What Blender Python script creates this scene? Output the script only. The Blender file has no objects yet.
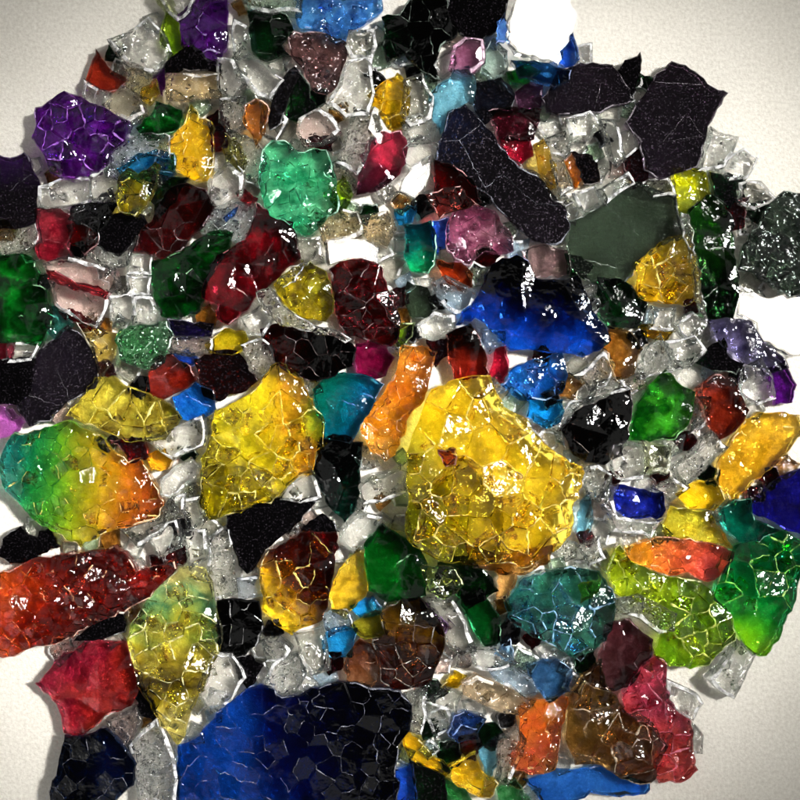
DATA = r'''
# kind|palette|style|layer|ref|label|pts
# --- upper left
shard|violet|crack|2|big violet shard|deep violet cracked glass shard lying alone at the upper left rim of the pile|37,108 54,100 65,92 80,97 90,104 110,112 129,122 125,140 110,152 107,165 88,175 68,178 52,172 46,155 38,144 33,137 38,124
shard|violetblack|dust|2|black violet edge shard|dark violet to black glass shard cut by the upper left photo edge|-14,157 10,159 23,154 30,168 38,185 35,205 34,222 20,227 -14,225
shard|brick|flat|2|brick red triangle|small brick red triangular glass shard with concave side, outermost at the upper left|96,51 104,63 115,74 127,81 118,89 107,92 97,88 87,79 92,65
cube|clear|cube|1|angular clear block|large angular clear glass block on the bare table above the brick red triangle|110,42 146,20 162,38 167,52 150,72 135,65 122,58
cube|clear|cube|0|||88,82 108,92 105,107 86,99
cube|smoky|cube|1|||106,104 122,88 140,98 143,112 130,120 118,113
chip|palestraw|crinkle|1|||128,72 145,70 150,85 140,97 128,88
chip|yellow|crack|2|||142,88 155,80 158,92 148,102 141,97
shard|lime|flat|1|lime green leaf|lime green leaf shaped glass sliver beside the violet shard at the top|168,15 176,24 181,45 168,57 163,40
shard|violet2|crack|2|top violet shard|deep purple glass shard at the top edge above the clear house shaped block|179,15 190,5 200,-6 224,-6 227,12 226,40 220,66 205,58 192,46 182,44 181,30
chip|palelime|flat|0|||150,-8 165,-8 175,12 168,12
cube|clear|cube|1|||160,-8 195,-8 188,8 178,15 170,8
chip|violet|flat|1|||157,72 166,66 168,78 162,90 157,80
shard|blackbrown|flat|2|dark domed shard|small black brown domed glass shard capping a clear amber block like a roof|165,63 180,52 192,46 205,58 222,66 220,71 166,71
cube|amberclear|cube|2|house shaped block|clear amber tinted glass block under the dark domed shard, like a house wall|165,73 217,72 218,95 190,98 166,97
shard|yellow|crackfine|3|upright yellow shard|crinkled bright yellow pointed glass shard below the house shaped clear block|191,104 199,118 212,122 213,165 207,181 190,178 175,170 166,145 175,133
chip|green|facet|1|||140,128 152,118 158,105 178,112 175,128 160,135 148,137
shard|ice|crinkle|1|frosted arc|pale frosted clear glass arc curving over a small blue shard at the left|107,160 120,142 140,136 168,138 168,155 150,152 130,160 120,178 110,175
shard|azure|crack|1|small azure shard|small azure blue glass shard tucked under the frosted arc|120,170 135,158 155,152 172,155 172,170 160,178 140,180 125,180
shard|yellowolive|crackfine|3|yellow heart shard|small yellow two lobed heart like glass shard in front of the azure piece|118,178 128,168 138,174 147,170 155,162 160,165 156,185 147,205 135,217 120,212 116,200
cube|clear|cube|1|||40,187 65,178 88,180 88,200 60,205 40,205
cube|clear|cube|1|||90,178 108,167 118,180 117,198 92,200
shard|darkgreen|facet|0|||155,175 185,178 172,200 158,215 150,195
# --- top middle
shard|darkgreen|crackdark|2|dark green top shard|dark green cracked glass shard at the top between the violet and sky blue shards|248,12 262,8 285,15 292,30 280,45 288,55 265,60 253,50 249,30
cube|palegreen|crinkle|1|||240,-8 300,-8 298,12 270,14 250,10
shard|skyblue|crinkle|3|sky blue shard|mottled sky blue glass shard at the top edge of the photo|300,-8 296,18 300,28 322,33 330,42 346,41 350,32 367,22 383,10 380,-8
shard|mauvebrown|crinkle|2|mauve brown shard|translucent mauve brown mottled glass shard hanging under the sky blue one|289,33 320,33 345,43 344,60 338,80 325,93 312,88 305,70 292,55
cube|smokyclear|cube|2|||348,30 372,28 375,45 370,58 350,57 344,45
cube|clear|cube|1|clear wedge with blue glint|clear glass wedge with a pale blue glint between mauve brown and yellow shards|348,62 369,60 371,92 365,113 345,115 328,103 340,85
cube|clear|cube|2|||232,60 244,47 270,68 285,82 272,100 260,97 240,75
cube|clear|cube|1|||222,58 235,60 245,80 235,95 222,85
shard|darkgreen2|flat|3|dark green triangle|dark bottle green triangular glass shard pointing up near the top centre|299,72 310,85 318,108 298,122 286,118 290,95
shard|slategrey|flat|2|dark grey bar|narrow dark grey glass bar leaning on the left of the green triangle|286,75 294,68 298,74 280,122 270,128 268,118
chip|orange|crinkle|2|orange chip|bright orange oval glass chip among clear cubes left of the dark green triangle|245,105 255,99 266,105 266,120 260,135 255,143 250,130 243,120
cube|clear|crinkle|1|||222,100 243,98 243,125 230,130 221,118
cube|pinkclear|cube|2|||300,118 320,108 332,115 340,130 330,140 305,145 298,132
cube|clear|crinkle|2|crinkled clear brick|upright crinkled clear glass brick left of the magenta mauve shard|355,110 379,115 382,130 370,142 357,175 337,164
shard|magentamauve|facet|2|magenta mauve shard|mauve glass shard with a magenta red upper rim, right of the mint shard|371,140 385,132 400,131 406,150 405,163 395,176 375,190 358,193 360,172
shard|yellow|crack|2|faceted yellow gem|faceted yellow glass shard near the top centre above the magenta mauve shard|369,95 385,82 397,74 405,85 409,105 402,125 390,128 378,112
shard|mint|crackfine|3|mint shard|large mint green crinkled glass shard above the long crimson shard|262,150 272,140 285,140 298,152 315,148 327,150 333,170 338,195 338,212 325,222 305,235 290,225 270,215 262,195
chip|olive|crinkle|1|||226,137 236,145 243,160 238,172 228,160
chip|darkred|flat|1|||213,128 226,128 225,145 215,150
chip|clear|crinkle|1|||230,130 255,142 262,152 260,185 248,180 240,165
cube|clear|cube|1|||212,180 230,165 243,175 240,195 225,205 212,200
chip|red|flat|2|||240,186 256,198 250,205 240,198
chip|lime|flat|0|||332,195 342,180 350,195 342,212
chip|darkred|flat|0|||312,140 332,138 330,148 318,150
cube|clear|cube|0|||262,100 285,120 275,138 262,132
cube|clear|cube|0|||235,22 250,30 252,52 236,55
cube|clear|cube|0|||285,58 300,62 300,72 288,72
# --- top right
shard|black|flat|2|black top slab|plain black glass slab at the top edge right of centre|447,-8 510,-8 505,10 495,30 482,38 460,32 447,15
shard|blackgreen|crackdark|2|black green shard|black glass shard with dark green left part at the top centre|383,18 400,15 410,0 445,-8 447,15 455,35 440,45 432,65 438,78 425,72 405,52 388,60 385,40
shard|silver|mirror|1|white glaring disc|round flat glass shard at the top glaring white with reflected lamp light|520,-8 560,-8 572,12 568,32 558,50 553,62 545,58 530,54 515,52 508,45 507,25 512,10
chip|cobalt|facet|3|blue facet|bright blue glass facet just right of the white glaring disc|556,55 573,32 577,45 580,58 572,68 560,64
shard|deepblue|facet|3|dark blue wedge|dark blue glass wedge under the white glaring disc|512,60 535,60 555,66 572,70 570,80 555,87 540,82 520,77
chip|brightgreen|facet|2|||505,72 525,66 538,72 528,82 512,80
chip|cobalt|flat|2|||498,22 504,15 506,38 497,42
chip|palteal|facet|1|||485,58 495,42 505,52 505,68 494,76 485,70
cube|mauve|cube|1|mauve cube|mauve pink glass cube below the plain black top slab|455,48 465,40 480,42 482,62 470,72 452,65
shard|lightblue|facet|2|light blue shard|light blue glass shard with ripples above the tip of the long black shard|430,95 445,82 455,70 468,68 475,85 475,102 468,100 455,108 445,125 440,132 433,118
shard|blackblue|dust|3|long black shard|long black blade of glass with dusty face running diagonally, right of top centre|448,112 465,104 478,118 495,137 515,162 525,170 545,184 565,207 570,229 562,242 550,245 535,241 520,230 507,217 490,197 470,185 452,167 436,160 441,138
shard|slate|flat|1|slate block|dark slate blue glass block between the light blue shard and mauve maroon ones|478,85 500,80 512,95 510,108 495,108 485,120 478,110
shard|maroonmauve|facet|2|mauve maroon shard|wide mauve maroon glass shard right of the tip of the long black shard|490,112 515,108 540,110 535,130 533,138 520,140 500,137
chip|crimson|facet|2|||500,138 530,138 532,155 522,162 508,155
cube|purplegrey|flat|2|||517,92 530,82 542,85 540,105 520,110
shard|blackpurple|dust|2|wide dark slab|wide dark purple grey glass slab right below the white glaring disc|543,98 558,72 580,64 600,65 612,66 625,85 630,100 612,105 600,112 570,113 548,110
chip|amber|crinkle|2|amber stripe|thin amber yellow glass strip left of the clear cubes, right of the black blade|535,145 543,140 550,155 560,185 552,188 540,170
cube|clear|crinkle|2|||545,140 565,132 570,150 565,158 551,153
chip|orange|facet|2|orange stripe|thin orange glass strip standing between clear cubes right of the black blade|565,162 572,154 582,175 575,187
cube|clear|crinkle|2|||553,160 564,160 574,188 562,196
chip|blackbrown|flat|1|||575,155 590,158 596,180 585,182
cube|clear|cube|2|||568,120 590,112 598,125 590,140 572,142
cube|clear|cube|1|||580,48 590,46 590,62 582,64
chip|clear|crinkle|2|||522,168 533,172 560,192 572,203 566,206 545,187
shard|darkred|facet|1|dark red shard|dark red glass shard tucked under the left flank of the long black blade|436,162 452,167 470,180 478,200 455,205 435,195
chip|redcrinkle|crackfine|2|||428,195 460,187 478,205 440,217
chip|clear|facet|1|||405,150 420,138 435,145 432,158 410,165
cube|smokyclear|cube|1|||405,80 420,75 430,95 428,115 410,122 402,110
cube|clear|cube|1|||405,125 420,118 434,128 430,140 412,142
shard|black|flat|3|black leaf|small black leaf shaped glass sliver standing out against bare table at upper right|640,52 641,65 634,100 625,88 618,70 625,60
shard|blackpurple|dust|3|large black purple slab|large black purple glass slab at the upper right with a dusty speckled face|672,61 680,64 700,75 718,90 728,93 715,115 703,145 697,167 680,172 660,180 644,170 640,140 626,122 640,100 655,75
cube|clear|cube|1|||712,130 735,138 722,165 700,168
cube|clear|cube|1|||722,165 745,152 755,160 745,178 730,180
shard|yellowlime|facet|3|yellow green rod tip|bright yellow lime glass block crowning the tall dark green shard at right|675,168 690,166 706,172 712,195 700,202 690,212 680,215 676,195
shard|green3|facet|2|tall green shard|tall upright dark green glass shard at right beside the yellow ribbed shard|690,210 712,196 722,205 730,215 735,260 737,300 732,318 708,318 700,290 694,250
chip|clear|crinkle|3|||683,212 690,214 695,250 702,290 709,318 702,312 697,290 692,254
chip|darkgreen|flat|1|||714,175 740,178 742,195 730,205 718,195
chip|darkred|flat|0|||728,203 745,200 742,225 733,228
cube|smokyclear|cube|1|||741,183 760,182 772,195 755,205 742,200
cube|clear|cube|2|||600,120 612,120 620,135 625,158 617,165 608,145
cube|clear|cube|2|||620,134 634,130 638,148 626,158
cube|clear|cube|3|long clear bar|long clear glass bar lying above the olive green slab at upper right|598,188 628,170 635,183 606,204
cube|clear|cube|2|||575,195 596,188 604,204 585,214
chip|maroon|flat|1|||625,160 640,150 645,178 635,185
shard|greygreen|crinkle|2|grey green edge shard|dark grey green crinkled glass shard cut by the right photo edge|762,222 770,205 785,192 814,195 814,290 790,296 775,287 755,272 740,268 745,245
shard|blackolive|dust|2|olive black slab|broad blackish olive glass slab with a dusty matte face right of centre|571,222 600,207 625,187 640,183 660,192 676,197 680,225 685,235 660,245 640,260 632,275 615,288 590,280 573,268 568,245
cube|smokyclear|crinkle|1|||645,185 668,180 674,194 655,196
# --- left middle
shard|pinkred|facet|2|raspberry block|raspberry red glass block near the left edge below clear cubes|36,210 60,210 72,218 72,230 65,245 72,258 55,260 40,257 38,235
chip|darkred|facet|1|||70,228 85,224 95,225 95,245 85,252 72,240
shard|slategrey|crinkle|1|||75,208 105,205 110,215 98,230 85,222 72,218
shard|black|flat|2|black rounded shard|small black rounded glass shard below the yellow heart shard|100,222 115,215 140,215 145,222 135,240 118,255 105,250 98,245
chip|clear|crinkle|1|||93,225 99,222 97,245 105,253 120,258 137,240 128,262 105,267 91,255
shard|maroon|crackdark|2|maroon shard|dark maroon glass shard with red crack lines above the green shard at left|170,190 187,184 205,190 213,205 198,230 180,250 160,258 135,250 140,235 152,222
shard|green|facet|2|left edge green shard|dark green glass shard cut by the left photo edge|-14,262 15,255 30,258 36,272 32,285 45,290 50,320 38,345 20,340 -14,342
cube|pinkclear|cube|2|upper pink bar|long clear pinkish glass bar with a red lower edge at left|45,262 70,255 115,270 118,285 108,291 75,283 48,270
cube|pinkclear|cube|2|lower pink bar|clear pinkish glass block with red edges below the long pinkish bar at left|48,277 105,294 108,300 95,325 75,315 55,302
chip|red|flat|2|||47,271 75,283 107,292 104,297 75,289 49,278
chip|red|flat|1|||57,305 80,315 94,325 90,328 68,318
cube|clear|cube|2|||128,255 150,258 150,275 127,274
cube|clear|cube|2|||126,276 150,277 148,296 125,295
cube|clear|cube|1|||112,298 133,297 132,320 113,318
cube|clear|cube|1|||135,298 150,298 158,310 155,322 134,321
shard|green2|facet|2|left green shard|rich green glass shard left of the long crimson shard|152,262 175,255 200,240 215,232 232,235 230,250 218,265 205,285 200,310 180,317 162,315 155,295
shard|slatedust|dust|2|slate shard|slate black dusty glass shard with pointed top near the left edge|68,327 82,337 94,352 97,372 95,388 80,395 62,405 50,420 30,425 18,405 25,380 32,360 48,345
chip|teal|crinkle|1|||50,308 65,315 68,325 55,335 48,325
chip|straw|crinkle|1|||80,325 100,330 113,335 112,350 103,372 95,350
shard|greenclear|crinkle|2|green cup|green glass lump hollow like a cup, left of centre above brick red block|115,340 120,330 140,325 165,322 172,335 165,350 158,365 150,368 135,365 120,358
shard|indigo|flat|2|indigo bar|dark indigo glass bar between the green cup and olive yellow chip|168,320 200,323 212,325 210,335 200,338 172,337
shard|brickred|facet|2|brick red block|brick red glass block above the yellow ribbed shard left of centre|157,358 170,355 190,367 195,380 175,392 160,398 146,392 150,372
chip|cobalt|flat|1|||172,352 190,352 197,360 185,366
shard|blue|facet|1|small blue shard|small mid blue glass shard below the brick red block|175,398 195,385 210,392 212,408 195,418 180,415
cube|pinkclear|crinkle|1|||172,340 210,340 210,350 190,354 172,350
cube|clear|crinkle|1|||-14,240 10,232 35,222 38,240 20,250 -14,262
chip|amberbrown|facet|0|||-14,225 15,224 12,238 -14,240
shard|black|flat|1|black left edge shard|black glass shard cut by the left photo edge, left of the slate one|-14,364 30,360 25,395 15,402 -14,398
chip|crimson|flat|0|||-14,343 10,345 8,360 -14,362
cube|clear|cube|1|||10,345 38,345 30,360 10,362
# --- centre left
shard|crimson2|facet|3|long crimson shard|large long crimson red glass shard left of centre below the mint shard|255,202 268,210 277,220 293,222 296,235 300,258 290,265 278,278 262,292 250,305 238,318 228,325 216,318 218,305 202,298 203,285 210,265 228,250 245,240 252,222
shard|ice|crinkle|2|clear shard with blue spot|clear crinkled glass shard with a blue spot left of the crimson shard tip|202,225 215,210 235,203 252,203 253,215 248,235 238,243 225,235 203,233
chip|cobalt|flat|3|||223,218 238,207 234,216 226,222
cube|smokyclear|cube|1|||298,240 320,238 323,260 305,264
cube|amberclear|crinkle|1|||318,225 335,212 355,215 360,233 345,240 325,243
cube|amberclear|crinkle|1|||361,220 385,215 393,230 385,245 370,240
shard|yellowolive2|crackfine|2|olive gem|olive yellow glittering glass lump with a lime spark left of the round red shard|275,285 290,272 310,262 325,272 330,290 332,312 325,320 300,315 282,300
chip|clear|crinkle|3|white crinkled crescent|white crinkled glass rim curving under the olive gem|256,290 270,285 280,300 300,315 320,325 335,328 352,337 345,341 330,333 305,329 280,323 262,308
chip|clear|crinkle|3|||277,283 292,266 307,264 300,273 283,287
shard|redcrack|crack|2|round red shard|round dark red cracked glass shard with a bright red upper rim at centre|330,270 345,260 365,258 378,265 385,282 392,300 398,315 398,335 390,345 370,340 350,335 340,325 335,300
shard|maroonblack|crackdark|2|black maroon shard|black maroon cracked glass shard above the gold shard, below the crinkled crescent|262,330 275,325 300,330 325,332 345,341 355,350 352,365 335,375 310,380 295,372 280,368 270,350
shard|magenta|facet|2|magenta lump|plain magenta glass lump below the round red shard|357,345 370,342 385,348 393,358 385,375 375,378 358,372
cube|clear|cube|2|||240,318 258,305 270,318 260,335 245,332
cube|clear|crinkle|2|||242,345 262,338 275,352 277,362 262,378 250,370
chip|olive2|facet|2|olive yellow chip|olive yellow glass chip above the dark maroon block|207,345 225,330 245,333 248,345 238,352 210,352
shard|maroonbrown|flat|2|dark maroon block|dark maroon brown glass block left of the gold shard top|196,360 215,352 237,353 246,364 256,380 245,390 220,400 205,395 200,375
shard|goldmulti|crack|3|gold shard|large golden yellow cracked glass shard with an orange patch left of centre|276,363 286,365 290,374 302,378 303,387 312,400 324,420 323,447 315,452 315,475 298,477 287,487 271,504 257,503 235,513 210,520 199,502 201,458 210,439 213,420 214,411 250,394 262,381
shard|tealblue|facet|2|teal blue shard|smooth teal to blue glass shard right of the gold shard|315,390 330,375 350,375 370,378 383,385 375,398 370,410 358,430 350,442 325,438 323,420
shard|blackteal|facet|1|black teal shard|black glass shard with a teal glint below the teal blue shard|322,440 345,438 352,445 360,445 357,470 358,490 352,510 345,518 332,505 320,485 315,470
shard|orangeamber|crackfine|3|amber orange shard|amber orange crinkled glass shard left of the biggest yellow shard|402,345 415,347 437,352 432,368 428,385 424,400 410,415 405,435 395,455 385,462 370,450 360,430 372,410 383,395 395,375
shard|black|flat|2|black wing|plain black wing shaped glass shard below the gold shard|228,517 245,510 265,505 280,499 317,500 300,520 285,532 270,545 258,560 247,572 240,565 232,540
cube|clear|cube|1|||288,485 310,475 318,495 300,500 283,497
cube|clear|cube|2|||358,485 372,475 400,465 405,470 405,490 380,500 362,502
cube|clear|cube|2|||340,530 360,512 380,517 370,540 352,552 340,540
shard|goldmaroon|crack|3|gold and maroon shard|round glass shard, gold at left and bottom, dark maroon at upper right|262,560 280,545 300,533 336,532 339,548 334,568 328,600 322,620 302,628 292,635 275,625 262,610 260,585
chip|black|flat|2|||303,530 310,522 322,515 332,522 337,531
shard|yellow2|facet|2|yellow leaf|plain yellow leaf shaped glass shard between gold maroon and bottle green shards|340,570 358,548 365,555 367,580 365,595 355,606 345,615 333,610 330,598
shard|green4|facet|2|bottle green shard|smooth dark bottle green glass shard left under the biggest yellow shard|365,545 383,525 400,537 420,548 427,565 425,595 410,600 385,600 370,590
cube|clear|crinkle|2|||208,540 230,525 234,545 237,592 215,600 207,575
cube|greyblue|cube|1|||240,582 260,580 262,595 242,597
# --- centre
shard|tealgreen|facet|2|teal marble|rounded teal glass lump with a green glow near the centre top|405,225 430,222 435,235 433,265 428,272 412,270 405,255
chip|azure|facet|2|||396,210 415,205 412,221 400,223
chip|cobalt|flat|2|||434,222 447,218 446,243 438,253 434,245
shard|mauvepink|crackfine|2|mauve pink crystal|mauve pink cracked glass crystal above the large blue shard|448,225 455,212 475,208 495,212 507,230 512,250 500,253 485,250 470,265 455,258 447,245
chip|redorange|facet|1|||440,262 460,265 470,275 470,285 460,285 445,275
cube|iceblue|cube|2|||433,282 445,275 475,290 470,305 455,312 440,300
shard|blackolive|flat|1|dark olive triangle|dark olive triangular glass shard left of the large blue shard|410,285 425,290 435,308 430,315 412,313 408,300
cube|clear|cube|2|||418,325 435,312 455,315 455,330 432,340 420,335
chip|lime|flat|1|||398,325 412,325 410,335 400,342
shard|royalblue|facet|3|large blue shard|large royal blue glass shard right of centre, dark along its top|484,275 490,265 502,258 523,258 530,265 535,278 560,280 578,275 585,290 592,310 605,325 611,340 600,350 582,357 560,352 535,350 510,350 500,340 488,328 475,317 455,325 462,310 478,295
cube|iceblue|cube|2|||482,330 503,332 502,345 490,352 483,342
shard|maroonred|facet|2|red brown shard|maroon to brick red glass shard just above the biggest yellow shard|447,335 470,325 477,335 485,355 488,372 475,378 455,378 450,362
chip|crimson|facet|2|||497,350 505,348 508,365 500,382 490,375
shard|blue|crack|1|low blue shard|blue cracked glass shard below the large royal blue shard|505,385 515,370 535,362 560,355 565,375 560,390 540,394 520,397
chip|brightblue|facet|1|bright blue chip|bright cyan blue glass chip touching the biggest yellow shard at upper right|530,397 545,402 560,402 558,420 545,425 530,415
shard|greymauve|facet|1|grey mauve block|translucent grey mauve glass block above the large blue shard right part|525,252 545,246 565,252 566,273 537,275
chip|green|facet|1|||568,257 580,259 590,267 585,275 570,272
cube|clear|crinkle|2|||575,375 595,360 605,350 615,365 605,385 590,390
chip|maroon|flat|1|||430,342 446,340 447,352 437,362
shard|biggold|crack|3|biggest yellow shard|biggest shard of all, bright yellow densely cracked glass right of centre|405,456 415,429 423,407 431,390 438,387 459,379 472,376 490,376 496,393 503,407 527,419 541,440 558,455 582,467 582,481 574,503 570,536 555,552 527,568 500,564 472,566 445,563 423,553 406,539 408,497 406,470
shard|blackbrown|facet|3|black oval|black brown oval glass shard with a pale rim right of the biggest yellow shard|560,430 575,412 590,405 600,400 618,392 630,388 632,410 630,435 622,455 605,465 585,462 570,450
chip|clear|crinkle|2|||552,425 570,403 592,397 574,411 561,430 566,448 558,440
cube|clear|crinkle|2|||585,470 600,466 612,475 602,500 590,495
cube|clear|crinkle|2|||580,547 600,537 606,557 590,564
chip|lightblue|facet|1|||582,505 588,497 590,520 583,540 578,532
# --- right middle
shard|yellowgold|crack|3|yellow ribbed shard|golden yellow ribbed glass shard overlapping the olive black slab at right|635,262 650,250 668,237 688,234 695,250 698,270 697,290 690,304 668,304 640,300 636,290 638,275
cube|clear|cube|2|||652,306 675,307 673,328 650,327
chip|yellow|flat|1|||645,328 672,332 665,338 648,335
cube|clear|cube|2|||675,325 690,313 705,320 700,335 688,343
shard|silver|mirror|2|white glaring lump|flat glass shard near the right photo edge glaring white with reflected light|737,297 752,295 768,302 785,298 814,298 814,350 790,357 775,350 762,343 755,325 737,315
shard|indigogrey|facet|1|indigo grey shard|indigo grey translucent glass shard below the white glaring lump at right|710,322 730,320 750,324 757,335 765,347 780,358 785,366 765,372 745,360 725,345
chip|blackgreen|flat|1|||695,360 710,350 722,342 728,360 740,365 735,372 715,368
cube|clear|cube|1|||745,372 762,360 772,377 775,397 760,402 745,392
chip|violet|flat|1|||770,370 785,364 794,385 790,400 778,402
shard|leafgreen|facet|3|leaf green shard|leaf green glass shard right of the black oval|640,400 655,380 665,370 680,385 695,392 690,420 675,440 655,440 632,440 632,420
shard|brickred2|facet|2|brown red shard|brownish red glass shard right of the leaf green shard|697,388 715,375 735,380 740,395 748,410 735,430 720,438 710,425 705,405
chip|clear|crinkle|2|||650,345 660,335 672,350 680,368 660,372 640,378 637,365
chip|amberbrown|facet|1|||612,330 630,335 640,350 632,372 617,378 606,350
shard|darkgreen|facet|0|||600,280 625,285 645,305 635,325 610,325 600,310
cube|clear|crinkle|2|||575,290 598,284 607,302 590,318 582,310
cube|clear|cube|1|||670,345 695,340 705,352 690,366 676,362
cube|clear|crinkle|1|||590,400 600,385 622,380 628,388 612,393
# --- left lower
shard|rainbow|crackfine|3|rainbow shard|large glass shard grading from teal through green and yellow to orange at left|15,432 40,430 55,425 68,420 80,428 100,435 112,450 128,462 140,458 148,470 158,490 165,505 160,515 145,522 120,528 100,535 80,547 65,540 40,525 20,505 5,490 0,475 3,450
shard|yellowdark|crack|2|yellow ribbed slab|pale yellow cracked glass slab with dark panes above the rainbow shard|68,415 95,378 112,377 130,388 150,395 165,403 180,418 165,438 150,440 125,440 105,430 85,423
shard|lilac|flat|2|lilac shard|pink lilac glass shard cut by the left photo edge above the rainbow shard|-14,402 10,410 22,422 18,430 5,436 -14,440
chip|goldorange|flat|2|||148,455 165,450 173,460 168,468 152,469
chip|darkred|flat|1|||115,442 140,440 145,455 132,460
cube|clear|cube|3|clear bar with bubble|clear glass bar with an oval bubble between the rainbow and gold shards|160,480 190,458 200,468 192,482 170,499 160,496
cube|clear|cube|1|||150,440 180,430 202,420 203,445 175,458 165,452
cube|smokyclear|cube|1|||125,530 160,517 172,502 176,510 160,530 138,543
shard|black|flat|1|black pebble|black glass pebble below the rainbow shard near the left edge|5,540 20,530 35,540 35,555 15,560 3,555
chip|black|flat|1|||37,541 48,532 56,545 40,552
shard|fire|crackfine|3|fiery red shard|large fiery red to orange glass shard with a pointed right end at lower left|-14,580 20,565 45,557 75,552 105,550 115,545 125,552 130,558 137,570 160,565 175,560 177,568 160,585 145,600 130,608 110,617 75,636 50,645 20,654 -14,655
chip|black|flat|1|||78,639 100,622 120,618 122,630 100,637
cube|clear|cube|1|||170,502 183,497 183,515 166,520
cube|clear|cube|2|||185,500 203,496 205,520 190,530
cube|clear|cube|1|||150,532 175,522 180,545 160,555
cube|clear|cube|2|||184,533 204,532 207,560 190,570
shard|raspberry|facet|2|raspberry shard|raspberry red glass shard with an orange glow at the lower left rim|36,683 55,662 75,652 85,643 105,643 125,643 130,660 135,672 137,690 130,705 110,712 95,725 80,735 65,732 60,710 50,695
shard|yellowteal|crack|3|yellow teal leaf|pale yellow leaf shaped cracked glass shard with a teal spot, pointing down|130,630 140,610 160,585 180,568 205,568 212,580 215,605 222,635 215,660 205,690 195,705 185,735 178,745 170,735 155,715 140,690 133,665 128,645
shard|navy|crackdark|2|navy shard|navy black glass shard at the lower left corner of the pile|65,737 85,737 105,730 115,737 125,752 135,765 132,785 115,800 105,814 52,814 58,770
cube|pinkclear|crinkle|2|||107,722 135,708 140,720 128,750 115,737
cube|clear|crinkle|2|crinkled clear column|tall crinkled clear glass column between the navy shards at the lower left|130,747 157,720 168,740 178,780 178,814 140,814
chip|black|flat|1|||138,682 150,702 154,718 140,714
# --- bottom middle
shard|navyblue|crackdark|3|huge navy shard|huge navy blue cracked glass shard at the bottom edge, right half nearly black|178,745 200,735 215,718 230,702 245,690 262,685 275,688 282,697 300,695 325,685 350,682 372,688 400,690 412,705 410,730 398,745 395,770 395,814 178,814 176,770
cube|clear|cube|1|||200,690 215,655 230,658 243,680 230,700 212,712
chip|black|flat|2|||232,658 250,656 262,666 255,680 247,687 240,676
shard|black|crackdark|2|black cracked shard|black glass shard with pale crack lines right of the yellow teal leaf|218,602 240,600 258,602 262,625 255,645 240,655 220,652 217,625
cube|clear|crinkle|2|||265,640 280,638 292,648 285,658 268,660
cube|clear|crinkle|2|||272,665 298,655 305,675 295,692 283,697 265,684
cube|smokyclear|cube|2|||292,634 320,630 325,655 327,670 310,675 298,655
shard|azure|facet|1|azure wedge|azure blue glass wedge left of the brown cracked shard near the bottom|325,637 345,628 355,630 350,655 335,657 325,647
chip|azure|facet|1|||355,607 372,600 380,612 362,615
chip|iceblue|crinkle|1|||325,617 345,612 350,627 330,634
shard|brownclear|facet|2|brown cone|translucent brown glass cone above the huge navy shard|345,670 348,655 360,640 375,645 380,670 372,685 350,685
shard|browngold|crack|3|brown gold shard|brown and gold cracked glass shard left of the clear grey bar, lower centre|380,615 400,600 420,597 432,612 445,635 440,660 432,680 420,688 400,690 380,680 375,650 372,640 385,635
chip|olive|facet|2|||352,625 365,616 380,613 385,635 365,638
chip|violet|flat|2|||421,602 430,605 447,622 445,640 437,630 423,617
chip|lime2|crinkle|1|||425,570 450,570 460,585 445,597 430,590
shard|darkgreen2|facet|0|||440,565 470,558 490,580 495,590 470,605 455,590 435,590
shard|tealdark|crack|2|dark teal shard|large dark teal green cracked glass shard below the biggest yellow shard|520,582 545,572 570,567 598,572 615,600 605,640 580,660 545,640 512,622 505,602
chip|paleorange|flat|2|||498,570 515,576 506,598 498,598
chip|limebright|facet|2|||580,587 600,580 598,592 582,602
shard|darkgreen3|facet|2|slim green shard|slim dark green glass shard left of the dark teal shard|463,600 480,590 500,620 500,640 485,645 470,622
cube|greyclear|cube|2|clear grey bar|sloping clear grey glass bar between the brown gold and slim green shards|428,598 452,600 468,632 475,650 462,655 448,645 442,625
chip|skyblue2|flat|2|||497,652 510,640 513,660
shard|slateblue|facet|1|slate blue shard|slate blue glass shard below the dark teal shard|530,667 555,662 570,672 568,690 550,700 540,687
cube|iceblue|cube|2|||490,668 515,668 532,678 538,692 525,696 505,684
cube|clear|cube|1|||472,648 495,648 512,662 490,668 475,664
cube|tanclear|cube|3|clear tan bar|long clear tan glass bar above the crumbled orange shard near the bottom|460,682 475,674 510,687 535,702 520,716 500,713 485,706 462,694
chip|yellow|facet|2|||442,687 455,672 465,676 460,683 445,690
cube|clear|cube|0|||430,702 445,690 460,696 455,710
shard|blue2|crack|2|rough blue shard|rough blue glass shard under the tan bar near the bottom|448,732 455,717 470,714 485,720 478,738 458,742
cube|clear|crinkle|1|||405,727 410,697 425,692 425,715 420,732
cube|clear|crinkle|1|||428,717 445,710 450,728 436,737
shard|yellow|flat|2|curved yellow strip|curved yellow glass strip at the bottom edge right of the huge navy shard|405,733 418,740 432,758 450,768 445,775 420,765 407,750
shard|yellow|crackfine|2|crumpled yellow chunk|crumpled yellow glass chunk near the bottom edge|450,767 475,754 483,775 497,784 490,797 470,792 455,782
shard|darkgreen|flat|1|bottom green shard|dark green glass shard on the bottom edge under the curved yellow strip|412,764 440,777 443,814 418,814
shard|greenclear|flat|1|||446,780 465,792 468,814 446,814
shard|greenclear|facet|1|||500,792 515,784 530,806 500,814
chip|cobalt|facet|1|||398,772 410,767 414,797 398,802
cube|clear|crinkle|2|||500,737 515,727 525,742 515,765 505,785 496,780 497,755
shard|lightblue|flat|1|||482,752 494,742 496,762 488,777
shard|orangecrumb|crackfine|3|crumbled orange shard|crumbled orange amber glass shard left of the brown red cracked slab|518,710 530,700 545,700 568,698 565,720 560,745 555,770 530,775 510,770 508,755 520,740 520,725
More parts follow.
